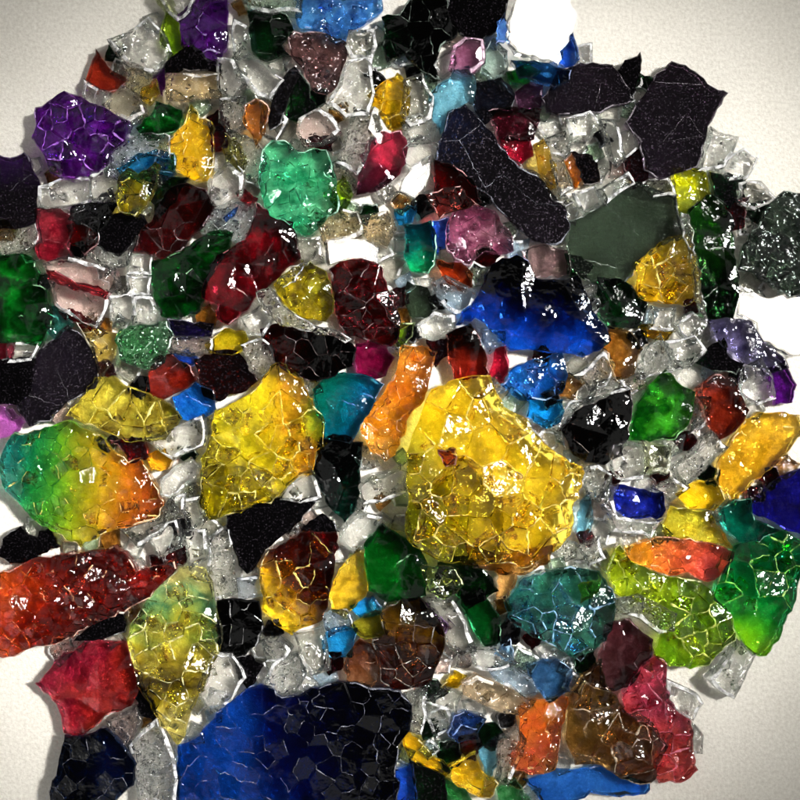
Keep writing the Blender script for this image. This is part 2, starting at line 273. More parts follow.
shard|bluebar|flat|2|bottom blue bar|bright blue ribbed glass bar along the bottom edge under the brown slab|525,780 555,770 600,766 620,777 648,785 645,793 620,796 590,792 560,806 545,806
# --- right lower
cube|clear|cube|1|||612,447 625,442 641,447 640,475 618,475
cube|oliveclear|cube|1|||644,447 668,452 664,475 645,475
cube|clear|crinkle|3|ornate clear bar|clear glass bar with silvery ribbing lying across the gold slab tip|670,465 700,440 711,430 718,437 728,447 705,470 685,485 675,478
cube|clear|cube|2|||655,487 675,477 689,486 672,499
cube|clear|crinkle|2|||695,398 709,398 704,425 690,432
cube|clear|crinkle|1|||665,440 682,438 680,450 668,455
shard|gold2|facet|3|gold slab|long translucent gold glass slab pointing to the right photo edge|745,420 758,412 785,412 800,415 808,430 790,450 775,465 755,480 740,495 735,505 722,490 714,480 718,462 730,447 738,432
chip|yellowgold|facet|2|||678,495 700,482 715,480 724,500 714,510 690,508
shard|cobaltdark|facet|3|cobalt pebble|shiny dark cobalt glass pebble right of the biggest yellow shard|615,495 620,485 635,488 650,492 663,492 666,510 662,517 645,518 630,520 614,510
cube|clear|cube|1|||600,500 612,482 616,520 640,524 660,522 650,534 615,530
shard|ultramarine|flat|3|ultramarine shard|deep ultramarine glass shard cut by the right photo edge|755,500 775,480 790,472 814,465 814,543 785,530 765,517 752,512
shard|tealgreen2|facet|2|teal lump|teal green glass lump left of the ultramarine shard|722,512 735,500 750,500 754,520 767,525 778,530 760,540 740,540 728,530
shard|yellow3|facet|2|smooth yellow shard|smooth yellow glass shard right above the crinkled red orange shard|665,525 672,507 690,510 710,515 720,530 733,548 720,545 690,540 668,537
shard|redorange2|crackfine|3|crinkled red orange shard|crinkled red and orange glass shard under the smooth yellow shard at right|625,547 645,542 668,537 690,538 715,544 735,552 732,562 715,580 708,582 690,572 670,576 640,565 628,560
shard|limeolive|crack|2|lime olive shard|long lime olive glass shard at the lower right, left of the emerald shard|608,570 620,547 632,563 660,577 700,583 715,600 730,615 735,640 715,655 708,665 690,668 670,665 655,655 662,635 660,620 640,602 620,595
shard|emerald|crack|2|emerald shard|large emerald green glass shard with a lime tip at the right rim|720,580 735,547 760,542 785,532 814,545 800,575 795,600 785,620 778,640 770,650 760,655 745,645 738,630 728,610 715,600
cube|smokyclear|crinkle|3|crinkled grey bar|crinkled silver grey glass bar on the left end of the lime olive shard|615,600 640,595 660,605 678,615 675,632 660,635 640,620 618,615
cube|clear|cube|3|outer clear cube|clear glass cube at the lower right rim touching the emerald shard's lime tip|737,640 757,655 740,690 735,700 720,692 708,680 728,657
shard|crimsonpink|crack|2|crimson pink shard|crimson pink glass shard at the lower right rim beside the brown slab|630,685 642,667 655,657 666,665 668,700 690,722 692,750 697,770 680,782 660,782 655,765 665,745 650,725 622,710
cube|clear|cube|1|||668,684 695,697 700,705 692,718 680,712 668,702
cube|clear|cube|1|||692,727 700,737 699,751 691,750
shard|maroongrey|facet|2|dark mauve shard|dark mauve maroon glass shard above the crimson pink shard|600,655 605,625 630,620 652,640 652,655 640,666 632,682 610,690 600,682
shard|browncrack|crack|3|brown slab|large olive brown cracked glass slab at the lower right|570,695 590,672 602,660 608,688 625,712 648,718 660,737 668,747 658,765 655,780 640,785 615,775 600,765 575,765 565,740
shard|silver|mirror|1|white glaring strip|clear flat glass strip glaring white just above the round red shard|326,246 345,241 362,243 374,250 372,261 355,258 340,260 328,264
chip|silver|mirror|1|white glaring sliver|clear glass sliver glaring white left of the long black blade base|400,192 412,168 425,160 424,176 410,197
chip|silver|mirror|0|white glaring patch|clear flat glass chip glaring white left of the faceted yellow gem|372,112 384,118 386,138 374,142 366,130
shard|olivedeep|facet|0|deep olive shard|deep olive glass shard showing through the lower left of the biggest yellow shard|412,492 440,480 472,470 490,490 500,520 498,550 470,558 440,554 415,534
chip|brickred|flat|4||small square brick red glass chip lying on the left half of the biggest yellow shard|438,450 455,449 456,465 446,467
chip|amberbrown|facet|1|||468,548 495,556 528,552 552,545 548,560 525,572 500,572 475,566
shard|olivedeep|facet|0|||204,472 240,468 268,474 270,492 240,505 212,512
'''
WORLD = .46
CEIL = (0, 0, 1)
EXPOSURE = 0.0
LAMPS = [
 ('lower_left_fill', (-0.85, -0.72, 0.66), (0, 0, 0), .8, .8, 2.8, (1, .975, .935)),  # added soft area light, no real window; brightens towards the lower left
 ('centre_beam', (0.35, 0.11, 0.50), (-0.008, -0.004, 0), .21, .21, .28, (1, .98, .95), 'DISK', 11),  # added narrow beam from the right, brightens the middle of the pile
 ('desk_bulb', (0.34, 0.24, 0.55), (0, 0, 0), .09, .09, .40, (1, .97, .92), 'DISK'),
]
import bpy, math, random
from mathutils import Vector, Matrix, noise
from mathutils.geometry import delaunay_2d_cdt

S = 0.00025            # metres per photograph pixel on the table (frame = 20 cm)
CAM_D = 0.36           # camera height
LAMP = Vector((0.34, 0.24, 0.55))   # small bright lamp
scene = bpy.context.scene
col = scene.collection

# ------------------------------------------------------------------ palettes
# name: (list of seen colours along the gradient, gradient angle deg, noise amount, words)
PAL = {
 'violet': (['#440a58','#7a1ca8','#500e74','#9430c0'],30,.9,'violet'),
 'violet2': (['#300648','#5c1484','#7424a4','#380854'],60,.9,'purple'),
 'violetblack': (['#2a2030','#221a2a','#4c2070'],90,.2,'violet black'),
 'brick': (['#8c2a18','#a83c20','#7c2416'],60,.4,'brick red'),
 'lime': (['#6c9c10','#a4cc20'],90,.3,'lime green'),
 'palelime': (['#d0dca0','#e4ecc0'],0,.3,'pale lime'),
 'lime2': (['#a8b838','#d0d868'],0,.6,'pale lime'),
 'limebright': (['#8ccc18','#c8f040'],0,.6,'bright lime green'),
 'blackbrown': (['#241410','#100c0a','#2c1c12'],0,.6,'black brown'),
 'amberclear': (['#f4e4c4','#d0b078','#f8f0e0'],20,.9,'clear amber'),
 'amber': (['#e0a818','#f0c840'],90,.5,'amber'),
 'yellow': (['#fcd818','#ecb810','#ffe438'],45,.9,'yellow'),
 'yellow2': (['#d8b020','#ecd04c'],45,.9,'yellow'),
 'yellow3': (['#e0c018','#d4d048','#e8b418'],-20,.7,'yellow'),
 'yellowolive': (['#f0e020','#8c7c10','#e8d420'],0,.9,'yellow'),
 'yellowolive2': (['#5c4c08','#c4b414','#807008','#d8e020'],20,.9,'olive yellow'),
 'yellowlime': (['#b8bc18','#e8f000','#c0c83c','#8c9c1c'],-90,.3,'lime yellow'),
 'yellowgold': (['#fcd020','#ecbc14','#ffe030','#d8a810'],90,.6,'golden yellow'),
 'yellowdark': (['#d4c030','#f4e860','#7c6c14','#f0e450'],20,.9,'yellow'),
 'yellowteal': (['#f0e078','#e4cc18','#4a3808','#e0cc38','#e8d840','#4c9c84','#ece488','#f4eca0'],90,.35,'yellow'),
 'biggold': (['#848c20','#bcb824','#fcdc20','#ffd420','#ffe030','#ffcc1c'],35,.35,'yellow'),
 'goldmulti': (['#98901c','#e4d828','#f8e828','#f4dc20','#f09c24','#d4e828'],10,.35,'gold'),
 'gold2': (['#e8bc34','#dca81c','#f4d048'],40,.6,'gold'),
 'goldorange': (['#f0a810','#f8c030'],0,.3,'golden orange'),
 'goldmaroon': (['#ffe028','#f0c418','#5c2008','#48180c','#741418'],40,.2,'gold'),
 'straw': (['#e8d890','#c8a840','#f4ecc8'],60,.9,'straw yellow'),
 'palestraw': (['#f4f0dc','#ece0a8','#ffffff'],60,.9,'pale straw'),
 'orange': (['#e07010','#f09020','#c85808'],80,.7,'orange'),
 'orangeamber': (['#e8b470','#f0a010','#d07010','#f4b830'],60,.6,'amber orange'),
 'orangecrumb': (['#f0a018','#e87820','#d84838','#f4c040'],-70,.5,'orange'),
 'paleorange': (['#f0c488','#e8b060'],0,.4,'pale orange'),
 'amberbrown': (['#c49040','#8c6020','#d8b070'],30,.8,'amber brown'),
 'green': (['#0c5c20','#083c18','#18a038','#0c4818'],50,.9,'green'),
 'green2': (['#0a6418','#042c0e','#14782a','#083c14'],80,.8,'green'),
 'green3': (['#14401a','#0a2c12','#2c5c20','#123c18'],90,.5,'dark green'),
 'green4': (['#0c5420','#10742c','#083818'],60,.5,'green'),
 'leafgreen': (['#1c7420','#0c4c18','#4cac28','#28a03c'],0,.6,'leaf green'),
 'emerald': (['#94e018','#18a048','#0c8c50','#0c6c44','#108858'],65,.25,'emerald green'),
 'brightgreen': (['#1cb028','#50d038'],0,.5,'bright green'),
 'greenclear': (['#b8e0c0','#2c9048','#84c898'],60,.9,'clear green'),
 'palegreen': (['#d4ecd4','#b4d8b8','#f0f8f0'],0,.9,'pale green'),
 'darkgreen': (['#0c2c18','#1c4828','#08180e'],45,.8,'dark green'),
 'darkgreen2': (['#0a2c10','#14501c'],45,.6,'dark green'),
 'darkgreen3': (['#0a3c1c','#147038','#0c2c18'],45,.8,'dark green'),
 'mint': (['#44b880','#20946c','#78d8a8','#2c8c70'],50,.9,'mint green'),
 'greygreen': (['#3c483c','#1c2820','#586858'],40,.9,'grey green'),
 'limeolive': (['#dce428','#b4d020','#6ca418','#ccc030'],20,.6,'lime olive'),
 'olive': (['#787818','#b0a840'],50,.8,'olive'),
 'olivedeep': (['#d0d058','#e0dc70','#b8bc48'],50,.8,'deep olive'),
 'olive2': (['#b09c10','#d8c828'],50,.8,'olive yellow'),
 'oliveclear': (['#8c9478','#b8bc9c'],50,.8,'clear olive'),
 'blackolive': (['#4c5c4c','#58685a','#3e4a3c'],40,.6,'olive black'),
 'blackgreen': (['#0c4824','#081a10','#0a0c0a','#0a0c0a'],10,.25,'black green'),
 'teal': (['#4cb0a8','#2c8078'],0,.8,'teal'),
 'tealblue': (['#108868','#0c7c90','#1c68b0'],-25,.3,'teal blue'),
 'tealgreen': (['#10b070','#0c7c78','#105868'],90,.35,'teal'),
 'tealgreen2': (['#088068','#0c6058','#14a888'],30,.8,'teal green'),
 'tealdark': (['#6498c4','#2c7c80','#4c9084','#387458','#2c7468'],40,.8,'dark teal'),
 'palteal': (['#a8c8c4','#d0e4e0'],0,.6,'pale teal'),
 'blackteal': (['#0c0e0e','#0c1a18','#104838'],-40,.35,'black teal'),
 'azure': (['#1080d0','#2ca0e0','#0c60b0'],30,.9,'azure blue'),
 'skyblue': (['#1c6cd8','#58a8f0','#185cc0','#3c94e8'],60,.9,'sky blue'),
 'skyblue2': (['#5898e0','#80b4ec'],60,.9,'sky blue'),
 'brightblue': (['#0c84e0','#20a4f0'],60,.9,'bright blue'),
 'lightblue': (['#5ca8cc','#88c8e0','#3c88b4'],30,.8,'light blue'),
 'blue': (['#0c50b0','#1c78d8','#0a3480'],30,.9,'blue'),
 'blue2': (['#3868c0','#1c3c80','#6c98dc'],30,.9,'blue'),
 'bluebar': (['#1458c0','#3c88e8','#1c64d0'],0,.5,'bright blue'),
 'cobalt': (['#1840d0','#2c70f0','#1030a0'],50,.8,'cobalt blue'),
 'cobaltdark': (['#0c1c8c','#1c30c0','#060c3c'],0,.6,'dark cobalt'),
 'ultramarine': (['#1c1c98','#14146c','#2828b4'],60,.5,'ultramarine'),
 'deepblue': (['#06204c','#0a3a84','#0c60c0'],10,.5,'dark blue'),
 'royalblue': (['#0c60c8','#0a54c4','#0a3ca0','#04123c','#020616','#020616'],78,.25,'royal blue'),
 'navyblue': (['#0c4498','#1050b8','#0a2468','#0a1848','#080f30','#070c28'],12,.22,'navy blue'),
 'navy': (['#080c18','#0c1c40','#0c2c60'],0,.5,'navy'),
 'blackblue': (['#2e2834','#242028','#262430','#1c3058'],125,.25,'black'),
 'slate': (['#2c3444','#1c2434','#3c4858'],30,.8,'slate blue'),
 'slateblue': (['#4c7cb0','#34608c','#78a4d4'],30,.8,'slate blue'),
 'slategrey': (['#34343a','#202024','#4c4c50'],30,.8,'slate grey'),
 'slatedust': (['#302a3c','#3a3442','#262230'],30,.6,'slate black'),
 'indigo': (['#1c1448','#2c2060'],0,.5,'indigo'),
 'indigogrey': (['#443c6c','#706c90','#2c2458'],-30,.8,'indigo grey'),
 'lilac': (['#d87cdc','#b460bc'],60,.4,'lilac'),
 'mauve': (['#9c5c88','#b87ca0','#7c4068'],60,.7,'mauve'),
 'maroonmauve': (['#6c2838','#4c202c','#844858'],60,.8,'maroon mauve'),
 'mauvebrown': (['#5c3c3c','#8c6464','#442c30'],60,.9,'mauve brown'),
 'mauvepink': (['#b06488','#7c3058','#d498b4','#5c3038'],0,.9,'mauve pink'),
 'magentamauve': (['#4c2838','#6c3044','#b82848','#e04068'],60,.35,'magenta mauve'),
 'greymauve': (['#848078','#9c8088','#6c6860'],0,.8,'grey mauve'),
 'purplegrey': (['#543850','#785070'],60,.7,'purple grey'),
 'maroongrey': (['#744850','#5c3c40','#8c4c58'],60,.7,'dark mauve'),
 'magenta': (['#a0185c','#6c0c3c','#c02878'],60,.6,'magenta'),
 'raspberry': (['#8c1c40','#9c2848','#b03424','#6c1030'],-20,.5,'raspberry red'),
 'pinkred': (['#b03048','#8c2034','#d06070'],60,.8,'raspberry red'),
 'pinkclear': (['#f0e0dc','#e4c8c4','#ffffff'],60,.9,'clear pinkish'),
 'crimson': (['#a81838','#c02c48'],60,.7,'crimson'),
 'crimson2': (['#34080e','#580c18','#8c1024','#400e10','#300c0c'],20,.7,'crimson'),
 'crimsonpink': (['#d42c54','#e05848','#d84c74','#b82c44'],80,.6,'crimson pink'),
 'red': (['#c01820','#8c0c14'],60,.7,'red'),
 'darkred': (['#6c0c10','#480808'],60,.8,'dark red'),
 'redcrack': (['#380408','#580810','#480608','#c01420'],60,.5,'dark red'),
 'redcrinkle': (['#c02818','#8c1410','#e06048'],60,.9,'red'),
 'redorange': (['#8c2810','#c85018'],60,.8,'red orange'),
 'redorange2': (['#f4a828','#f08030','#e85c3c','#d04844'],0,.4,'red orange'),
 'brickred': (['#742014','#94301c','#541410'],60,.8,'brick red'),
 'brickred2': (['#7c2418','#943c24','#5c1c14'],60,.8,'brown red'),
 'fire': (['#f08c28','#d04c14','#a42410','#64120c','#8c1810','#b82014'],8,.5,'fiery red'),
 'maroon': (['#401010','#5c1418','#34100c'],60,.8,'maroon'),
 'maroonbrown': (['#34100c','#441814','#280c0c'],60,.6,'maroon brown'),
 'maroonred': (['#8c2014','#a43420','#3c1c10','#2c100c'],90,.3,'maroon red'),
 'maroonblack': (['#54100e','#300808','#180606','#140808'],0,.4,'black maroon'),
 'browngold': (['#5c1c10','#44180c','#5c3410','#8c7014','#4c3810'],80,.35,'brown'),
 'browncrack': (['#80682c','#8c703c','#74502c','#985840'],20,.6,'olive brown'),
 'brownclear': (['#c4a080','#8c5430','#5c3018'],90,.5,'clear brown'),
 'black': (['#0e0d0f','#0a0a0b','#131214'],60,.8,'black'),
 'blackpurple': (['#3a2c3e','#2e2634','#442e42'],60,.6,'purple black'),
 'rainbow': (['#188888','#1c9458','#5cac28','#a8b41c','#dcb818','#d88c18','#c85c14'],-6,.14,'rainbow'),
 'clear': (['#ffffff','#fcfcfa','#ffffff'],0,.9,'clear'),
 'ice': (['#e8f0f8','#d4e0ec','#ffffff'],0,.9,'frosted clear'),
 'iceblue': (['#d4e4f0','#a8c8e8','#f4f8fc'],0,.9,'pale blue clear'),
 'greyblue': (['#a8b4c4','#c8d0dc'],0,.9,'grey blue'),
 'greyclear': (['#b8b8b4','#d4d4d0'],0,.9,'clear grey'),
 'tanclear': (['#d8c8ac','#c0a888','#e8dcc4'],0,.9,'clear tan'),
 'smoky': (['#d8d4c4','#c4bca4','#f0ece4'],0,.9,'smoky'),
 'smokyclear': (['#ccccc4','#b0b0a8','#e8e8e4'],0,.9,'smoky clear'),
 'silver': (['#f8f8f8','#ffffff'],0,.5,'glaring white'),
}
def lin(h):
    h = h.lstrip('#'); o = []
    for i in (0, 2, 4):
        c = int(h[i:i+2], 16)/255
        o.append(c/12.92 if c <= .04045 else ((c+.055)/1.055)**2.4)
    return o

# ------------------------------------------------------------------ materials
def nd(nt, typ, **kw):
    n = nt.nodes.new(typ)
    for k, v in kw.items():
        if k in n.inputs: n.inputs[k].default_value = v
        else: setattr(n, k, v)
    return n

DARK = {'black', 'blackpurple', 'blackblue', 'blackolive', 'navyblue', 'navy', 'maroonblack', 'blackgreen', 'violetblack', 'blackbrown', 'slatedust', 'blackteal', 'darkgreen', 'browngold', 'redcrack', 'maroon', 'slategrey'}
STYLE = {  # roughness, bump noise feature px, bump depth px, dust amount, voronoi feature px, voronoi depth px
 'crack':     (.02, 9, .9, .00, 13, 1.0),
 'crackdark': (.02, 9, .7, .00, 26, 1.1),
 'crackfine': (.02, 6, .9, .00, 9, 1.0),
 'facet':     (.02, 12, 1.1, .00, 24, 1.3),
 'flat':      (.05, 8, .10, .02, 0, 0),
 'dust':      (.10, 8, .05, .055, 0, 0),
 'cube':      (.01, 12, .45, .00, 0, 0),
 'crinkle':   (.02, 6, 1.1, .00, 8, 1.6),
 'side':      (.02, 5, .8, .12, 8, 1.2),
 'mirror':    (.06, 8, .02, .00, 0, 0),
}
def glass_mat(pal, style, ext, rot, rng):
    cols, ang, namt, _ = PAL[pal]
    rough, bf, bd, dust, vf, vd = STYLE[style]
    if min(lin(cols[0])) > .35 and style in ('cube', 'crinkle', 'side'):     # tempered glass dice: strongly crinkled breaks
        bf, bd, vf, vd = {'cube': (7, 1.5, 11, 2.6), 'crinkle': (4.5, 2.4, 7, 4.0), 'side': (4, 2.2, 6, 3.2)}[style]
    m = bpy.data.materials.new('glass_' + pal); m.use_nodes = True
    nt = m.node_tree; nt.nodes.clear(); L = nt.links.new
    out = nd(nt, 'ShaderNodeOutputMaterial')
    tc = nd(nt, 'ShaderNodeTexCoord')
    off = nd(nt, 'ShaderNodeVectorMath', operation='ADD'); L(tc.outputs['Object'], off.inputs[0])
    off.inputs[1].default_value = (rng.uniform(-1, 1), rng.uniform(-1, 1), rng.uniform(-1, 1))
    a = math.radians(ang)
    dot = nd(nt, 'ShaderNodeVectorMath', operation='DOT_PRODUCT'); L(tc.outputs['Object'], dot.inputs[0])
    dot.inputs[1].default_value = (math.cos(a), math.sin(a), 0)
    mr = nd(nt, 'ShaderNodeMapRange'); L(dot.outputs['Value'], mr.inputs['Value'])
    mr.inputs['From Min'].default_value = -ext; mr.inputs['From Max'].default_value = ext
    nz = nd(nt, 'ShaderNodeTexNoise'); L(off.outputs[0], nz.inputs['Vector'])
    nz.inputs['Scale'].default_value = 1.7/ext if ext > 0 else 300; nz.inputs['Detail'].default_value = 3
    mr2 = nd(nt, 'ShaderNodeMapRange'); L(nz.outputs['Fac'], mr2.inputs['Value'])
    mr2.inputs['From Min'].default_value = .28; mr2.inputs['From Max'].default_value = .72
    gw = 1 if namt <= .4 else 1.15-namt                      # colour position = gradient + blotches
    m1 = nd(nt, 'ShaderNodeMath', operation='MULTIPLY_ADD'); L(mr.outputs[0], m1.inputs[0])
    m1.inputs[1].default_value = gw; m1.inputs[2].default_value = .5-.5*gw-.5*namt
    mix = nd(nt, 'ShaderNodeMath', operation='MULTIPLY_ADD'); L(mr2.outputs[0], mix.inputs[0])
    mix.inputs[1].default_value = namt; L(m1.outputs[0], mix.inputs[2])
    cr = nd(nt, 'ShaderNodeValToRGB'); L(mix.outputs[0], cr.inputs[0])
    e = cr.color_ramp.elements
    while len(e) < len(cols): e.new(.5)
    for i, c in enumerate(cols):
        e[i].position = .06 + .88*i/(len(cols)-1)
        mxc = max(lin(c)); ex = .82-.24*min(1, mxc/.5)
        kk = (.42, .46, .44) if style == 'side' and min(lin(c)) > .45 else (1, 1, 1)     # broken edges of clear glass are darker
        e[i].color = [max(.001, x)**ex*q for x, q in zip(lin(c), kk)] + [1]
    p = nd(nt, 'ShaderNodeBsdfPrincipled')
    L(cr.outputs[0], p.inputs['Base Color'])
    p.inputs['Roughness'].default_value = rough; p.inputs['IOR'].default_value = 1.5 if style in ('mirror', 'side') or min(lin(cols[0])) > .45 else 1.41
    p.inputs['Transmission Weight'].default_value = 1
    if style not in ('mirror', 'side'): p.inputs['Specular IOR Level'].default_value = .08 if pal in DARK or sum(max(lin(c)) for c in cols)/len(cols) < .22 else .16
    b1 = nd(nt, 'ShaderNodeTexNoise'); L(off.outputs[0], b1.inputs['Vector'])
    b1.inputs['Scale'].default_value = 1/(bf*S); b1.inputs['Detail'].default_value = 2.5
    bump = nd(nt, 'ShaderNodeBump'); L(b1.outputs['Fac'], bump.inputs['Height'])
    bump.inputs['Strength'].default_value = 1; bump.inputs['Distance'].default_value = bd*S*1.6
    last = bump
    if vf:
        vo = nd(nt, 'ShaderNodeTexVoronoi'); vo.feature = 'F1'
        L(off.outputs[0], vo.inputs['Vector']); vo.inputs['Scale'].default_value = 1/(vf*S)
        b2 = nd(nt, 'ShaderNodeBump'); L(vo.outputs['Distance'], b2.inputs['Height'])
        b2.inputs['Strength'].default_value = 1; b2.inputs['Distance'].default_value = vd*S
        L(bump.outputs[0], b2.inputs['Normal']); last = b2
    L(last.outputs[0], p.inputs['Normal'])
    sh = p
    if dust:
        d = nd(nt, 'ShaderNodeBsdfDiffuse'); d.inputs[0].default_value = (.20, .165, .21, 1)
        if style == 'side': d.inputs[0].default_value = [.25+.6*x for x in lin(cols[-1])]+[1]
        if pal == 'blackolive': d.inputs[0].default_value = (.22, .26, .21, 1)
        n3 = nd(nt, 'ShaderNodeTexNoise'); L(off.outputs[0], n3.inputs['Vector'])
        n3.inputs['Scale'].default_value = 1/((1.5 if style != 'side' else 4)*S); n3.inputs['Detail'].default_value = 1.5
        r3 = nd(nt, 'ShaderNodeMapRange'); L(n3.outputs['Fac'], r3.inputs['Value'])
        r3.inputs['From Min'].default_value = .60; r3.inputs['From Max'].default_value = .72
        r3.inputs['To Min'].default_value = dust*.12; r3.inputs['To Max'].default_value = dust*5 if style != 'side' else dust*.6
        ms = nd(nt, 'ShaderNodeMixShader'); L(r3.outputs[0], ms.inputs[0])
        L(p.outputs[0], ms.inputs[1]); L(d.outputs[0], ms.inputs[2]); sh = ms
    L(sh.outputs[0], out.inputs[0])
    return m

_vein = {}
def vein_mat(pal, kind):
    key = (pal, kind)
    if key in _vein: return _vein[key]
    cols = [lin(c) for c in PAL[pal][0]]
    br = max(cols, key=lambda c: sum(c)); mx = max(br) if pal not in DARK else .1; br = [x/max(max(br), .02) for x in br]
    w = .5 if kind == 'rim' else .22
    if mx < .12: w = .8
    elif mx < .4: w = max(w, .5)
    c = [x*(1-w)+w for x in br]
    k = .92
    if mx < .12: k = .4
    elif mx < .4: k = .6
    m = bpy.data.materials.new(('chipped_glass_' if kind == 'rim' else 'crack_glass_') + pal); m.use_nodes = True
    nt = m.node_tree; nt.nodes.clear(); L = nt.links.new
    out = nd(nt, 'ShaderNodeOutputMaterial')
    tc = nd(nt, 'ShaderNodeTexCoord')
    p = nd(nt, 'ShaderNodeBsdfPrincipled')
    p.inputs['Base Color'].default_value = [x*k for x in c] + [1]
    p.inputs['Roughness'].default_value = .22; p.inputs['IOR'].default_value = 1.5
    p.inputs['Transmission Weight'].default_value = .35
    n = nd(nt, 'ShaderNodeTexNoise'); L(tc.outputs['Object'], n.inputs['Vector'])
    n.inputs['Scale'].default_value = 1/(3*S)
    b = nd(nt, 'ShaderNodeBump'); L(n.outputs['Fac'], b.inputs['Height'])
    b.inputs['Distance'].default_value = 1.2*S; L(b.outputs[0], p.inputs['Normal'])
    if kind == 'sheet':
        p = nd(nt, 'ShaderNodeBsdfAnisotropic'); p.inputs['Roughness'].default_value = .05
        p.inputs['Color'].default_value = [x*.95 for x in c]+[1]; L(b.outputs[0], p.inputs['Normal'])
    t = nd(nt, 'ShaderNodeBsdfTransparent')
    n2 = nd(nt, 'ShaderNodeTexNoise'); L(tc.outputs['Object'], n2.inputs['Vector'])
    n2.inputs['Scale'].default_value = 1/(7*S); n2.inputs['Detail'].default_value = 3
    r = nd(nt, 'ShaderNodeMapRange'); L(n2.outputs['Fac'], r.inputs['Value'])
    r.inputs['From Min'].default_value = .36; r.inputs['From Max'].default_value = .60
    lo, hi = (.1, .95) if kind != 'sheet' else (.0, .9)
    r.inputs['To Min'].default_value = lo; r.inputs['To Max'].default_value = hi
    ms = nd(nt, 'ShaderNodeMixShader'); L(r.outputs[0], ms.inputs[0])
    L(t.outputs[0], ms.inputs[1]); L(p.outputs[0], ms.inputs[2]); L(ms.outputs[0], out.inputs[0])
    _vein[key] = m
    return m

# ------------------------------------------------------------------ 2-D helpers
def area(p): return .5*sum(p[i-1][0]*p[i][1]-p[i][0]*p[i-1][1] for i in range(len(p)))
def inside(p, x, y):
    r = False; j = len(p)-1
    for i in range(len(p)):
        xi, yi = p[i]; xj, yj = p[j]
        if (yi > y) != (yj > y) and x < (xj-xi)*(y-yi)/(yj-yi)+xi: r = not r
        j = i
    return r
def edge_dist(p, x, y):
    best = 1e9
    for i in range(len(p)):
        ax, ay = p[i-1]; bx, by = p[i]; dx, dy = bx-ax, by-ay; l2 = dx*dx+dy*dy or 1e-9
        t = max(0, min(1, ((x-ax)*dx+(y-ay)*dy)/l2))
        best = min(best, math.hypot(x-ax-t*dx, y-ay-t*dy))
    return best
def centroid(p):
    A = area(p); cx = cy = 0
    for i in range(len(p)):
        x0, y0 = p[i-1]; x1, y1 = p[i]; c = x0*y1-x1*y0; cx += (x0+x1)*c; cy += (y0+y1)*c
    return cx/(6*A), cy/(6*A)
def inset(p, d):
    """offset a counter-clockwise ring inward by d (number or list)"""
    n = len(p); out = []
    for i in range(n):
        (ax, ay), (bx, by), (cx, cy) = p[i-1], p[i], p[(i+1) % n]
        def nrm(x, y):
            l = math.hypot(x, y) or 1e-9
            return x/l, y/l
        ux, uy = nrm(bx-ax, by-ay); vx, vy = nrm(cx-bx, cy-by)
        nx, ny = nrm(-(uy+vy), ux+vx)
        k = d[i] if isinstance(d, list) else d
        c = max(.55, -uy*nx+ux*ny)
        out.append((bx+nx*k/c, by+ny*k/c))
    return out
def refine(p, step, jit, rng):
    out = []
    for i in range(len(p)):
        ax, ay = p[i]; bx, by = p[(i+1) % len(p)]; l = math.hypot(bx-ax, by-ay)
        n = max(1, int(round(l/step))); out.append((ax, ay))
        if n > 1:
            bow = rng.uniform(-.07, .07)*l
            for k in range(1, n):
                t = k/n; o = bow*4*t*(1-t)+rng.gauss(0, jit)
                out.append((ax+(bx-ax)*t-(by-ay)/l*o, ay+(by-ay)*t+(bx-ax)/l*o))
    return out
def cell_poly(k, sites, box, w):
    """Voronoi cell of site k, each bisector moved inward by w"""
    x0, y0, x1, y1 = box
    poly = [(x0, y0), (x1, y0), (x1, y1), (x0, y1)]
    sx, sy = sites[k]
    for j, (tx, ty) in enumerate(sites):
        if j == k: continue
        dx, dy = tx-sx, ty-sy; l = math.hypot(dx, dy)
        if l < 1e-6 or l > 400: continue
        nx, ny = dx/l, dy/l; c = (sx+tx)/2*nx+(sy+ty)/2*ny-w
        new = []
        for i in range(len(poly)):
            a, b = poly[i-1], poly[i]
            da, db = a[0]*nx+a[1]*ny-c, b[0]*nx+b[1]*ny-c
            if (da <= 0) != (db <= 0):
                t = da/(da-db); new.append((a[0]+(b[0]-a[0])*t, a[1]+(b[1]-a[1])*t))
            if db <= 0: new.append(b)
        poly = new
        if len(poly) < 3: return []
    return poly

# ------------------------------------------------------------------ glass builder
SHAPE = {  # thickness px, cell size px, cell tilt, groove half width, groove depth, veins, rim, tilt deg
 'crack':     (20, 17, .19, 1.3, 2.6, .70, .36, 2.0),
 'crackdark': (20, 16, .12, .5, .8, .50, .40, 1.2),
 'crackfine': (20, 12, .30, .7, 1.0, .12, .45, 2.5),
 'facet':     (18, 18, .21, .0, .0, .05, .32, 3.0),
 'flat':      (15, 60, .02, .0, .0, .00, .40, 1.6),
 'dust':      (16, 34, .006, .0, .0, .25, .62, .6),
 'cube':      (22, 13, .16, .0, .0, .22, .62, 6.0),
 'crinkle':   (18, 9, .40, .0, .0, .25, .55, 5.0),
 'mirror':    (15, 400, .0, .0, .0, .00, .30, 0.0),
}
def new_mesh(name, v, f, mat, mat2=None, span=None):
    me = bpy.data.meshes.new(name); me.from_pydata([Vector(c)*S for c in v], [], f); me.update()
    me.materials.append(mat)
    if mat2:
        me.materials.append(mat2)
        for i in range(*span): me.polygons[i].material_index = 1
    return me

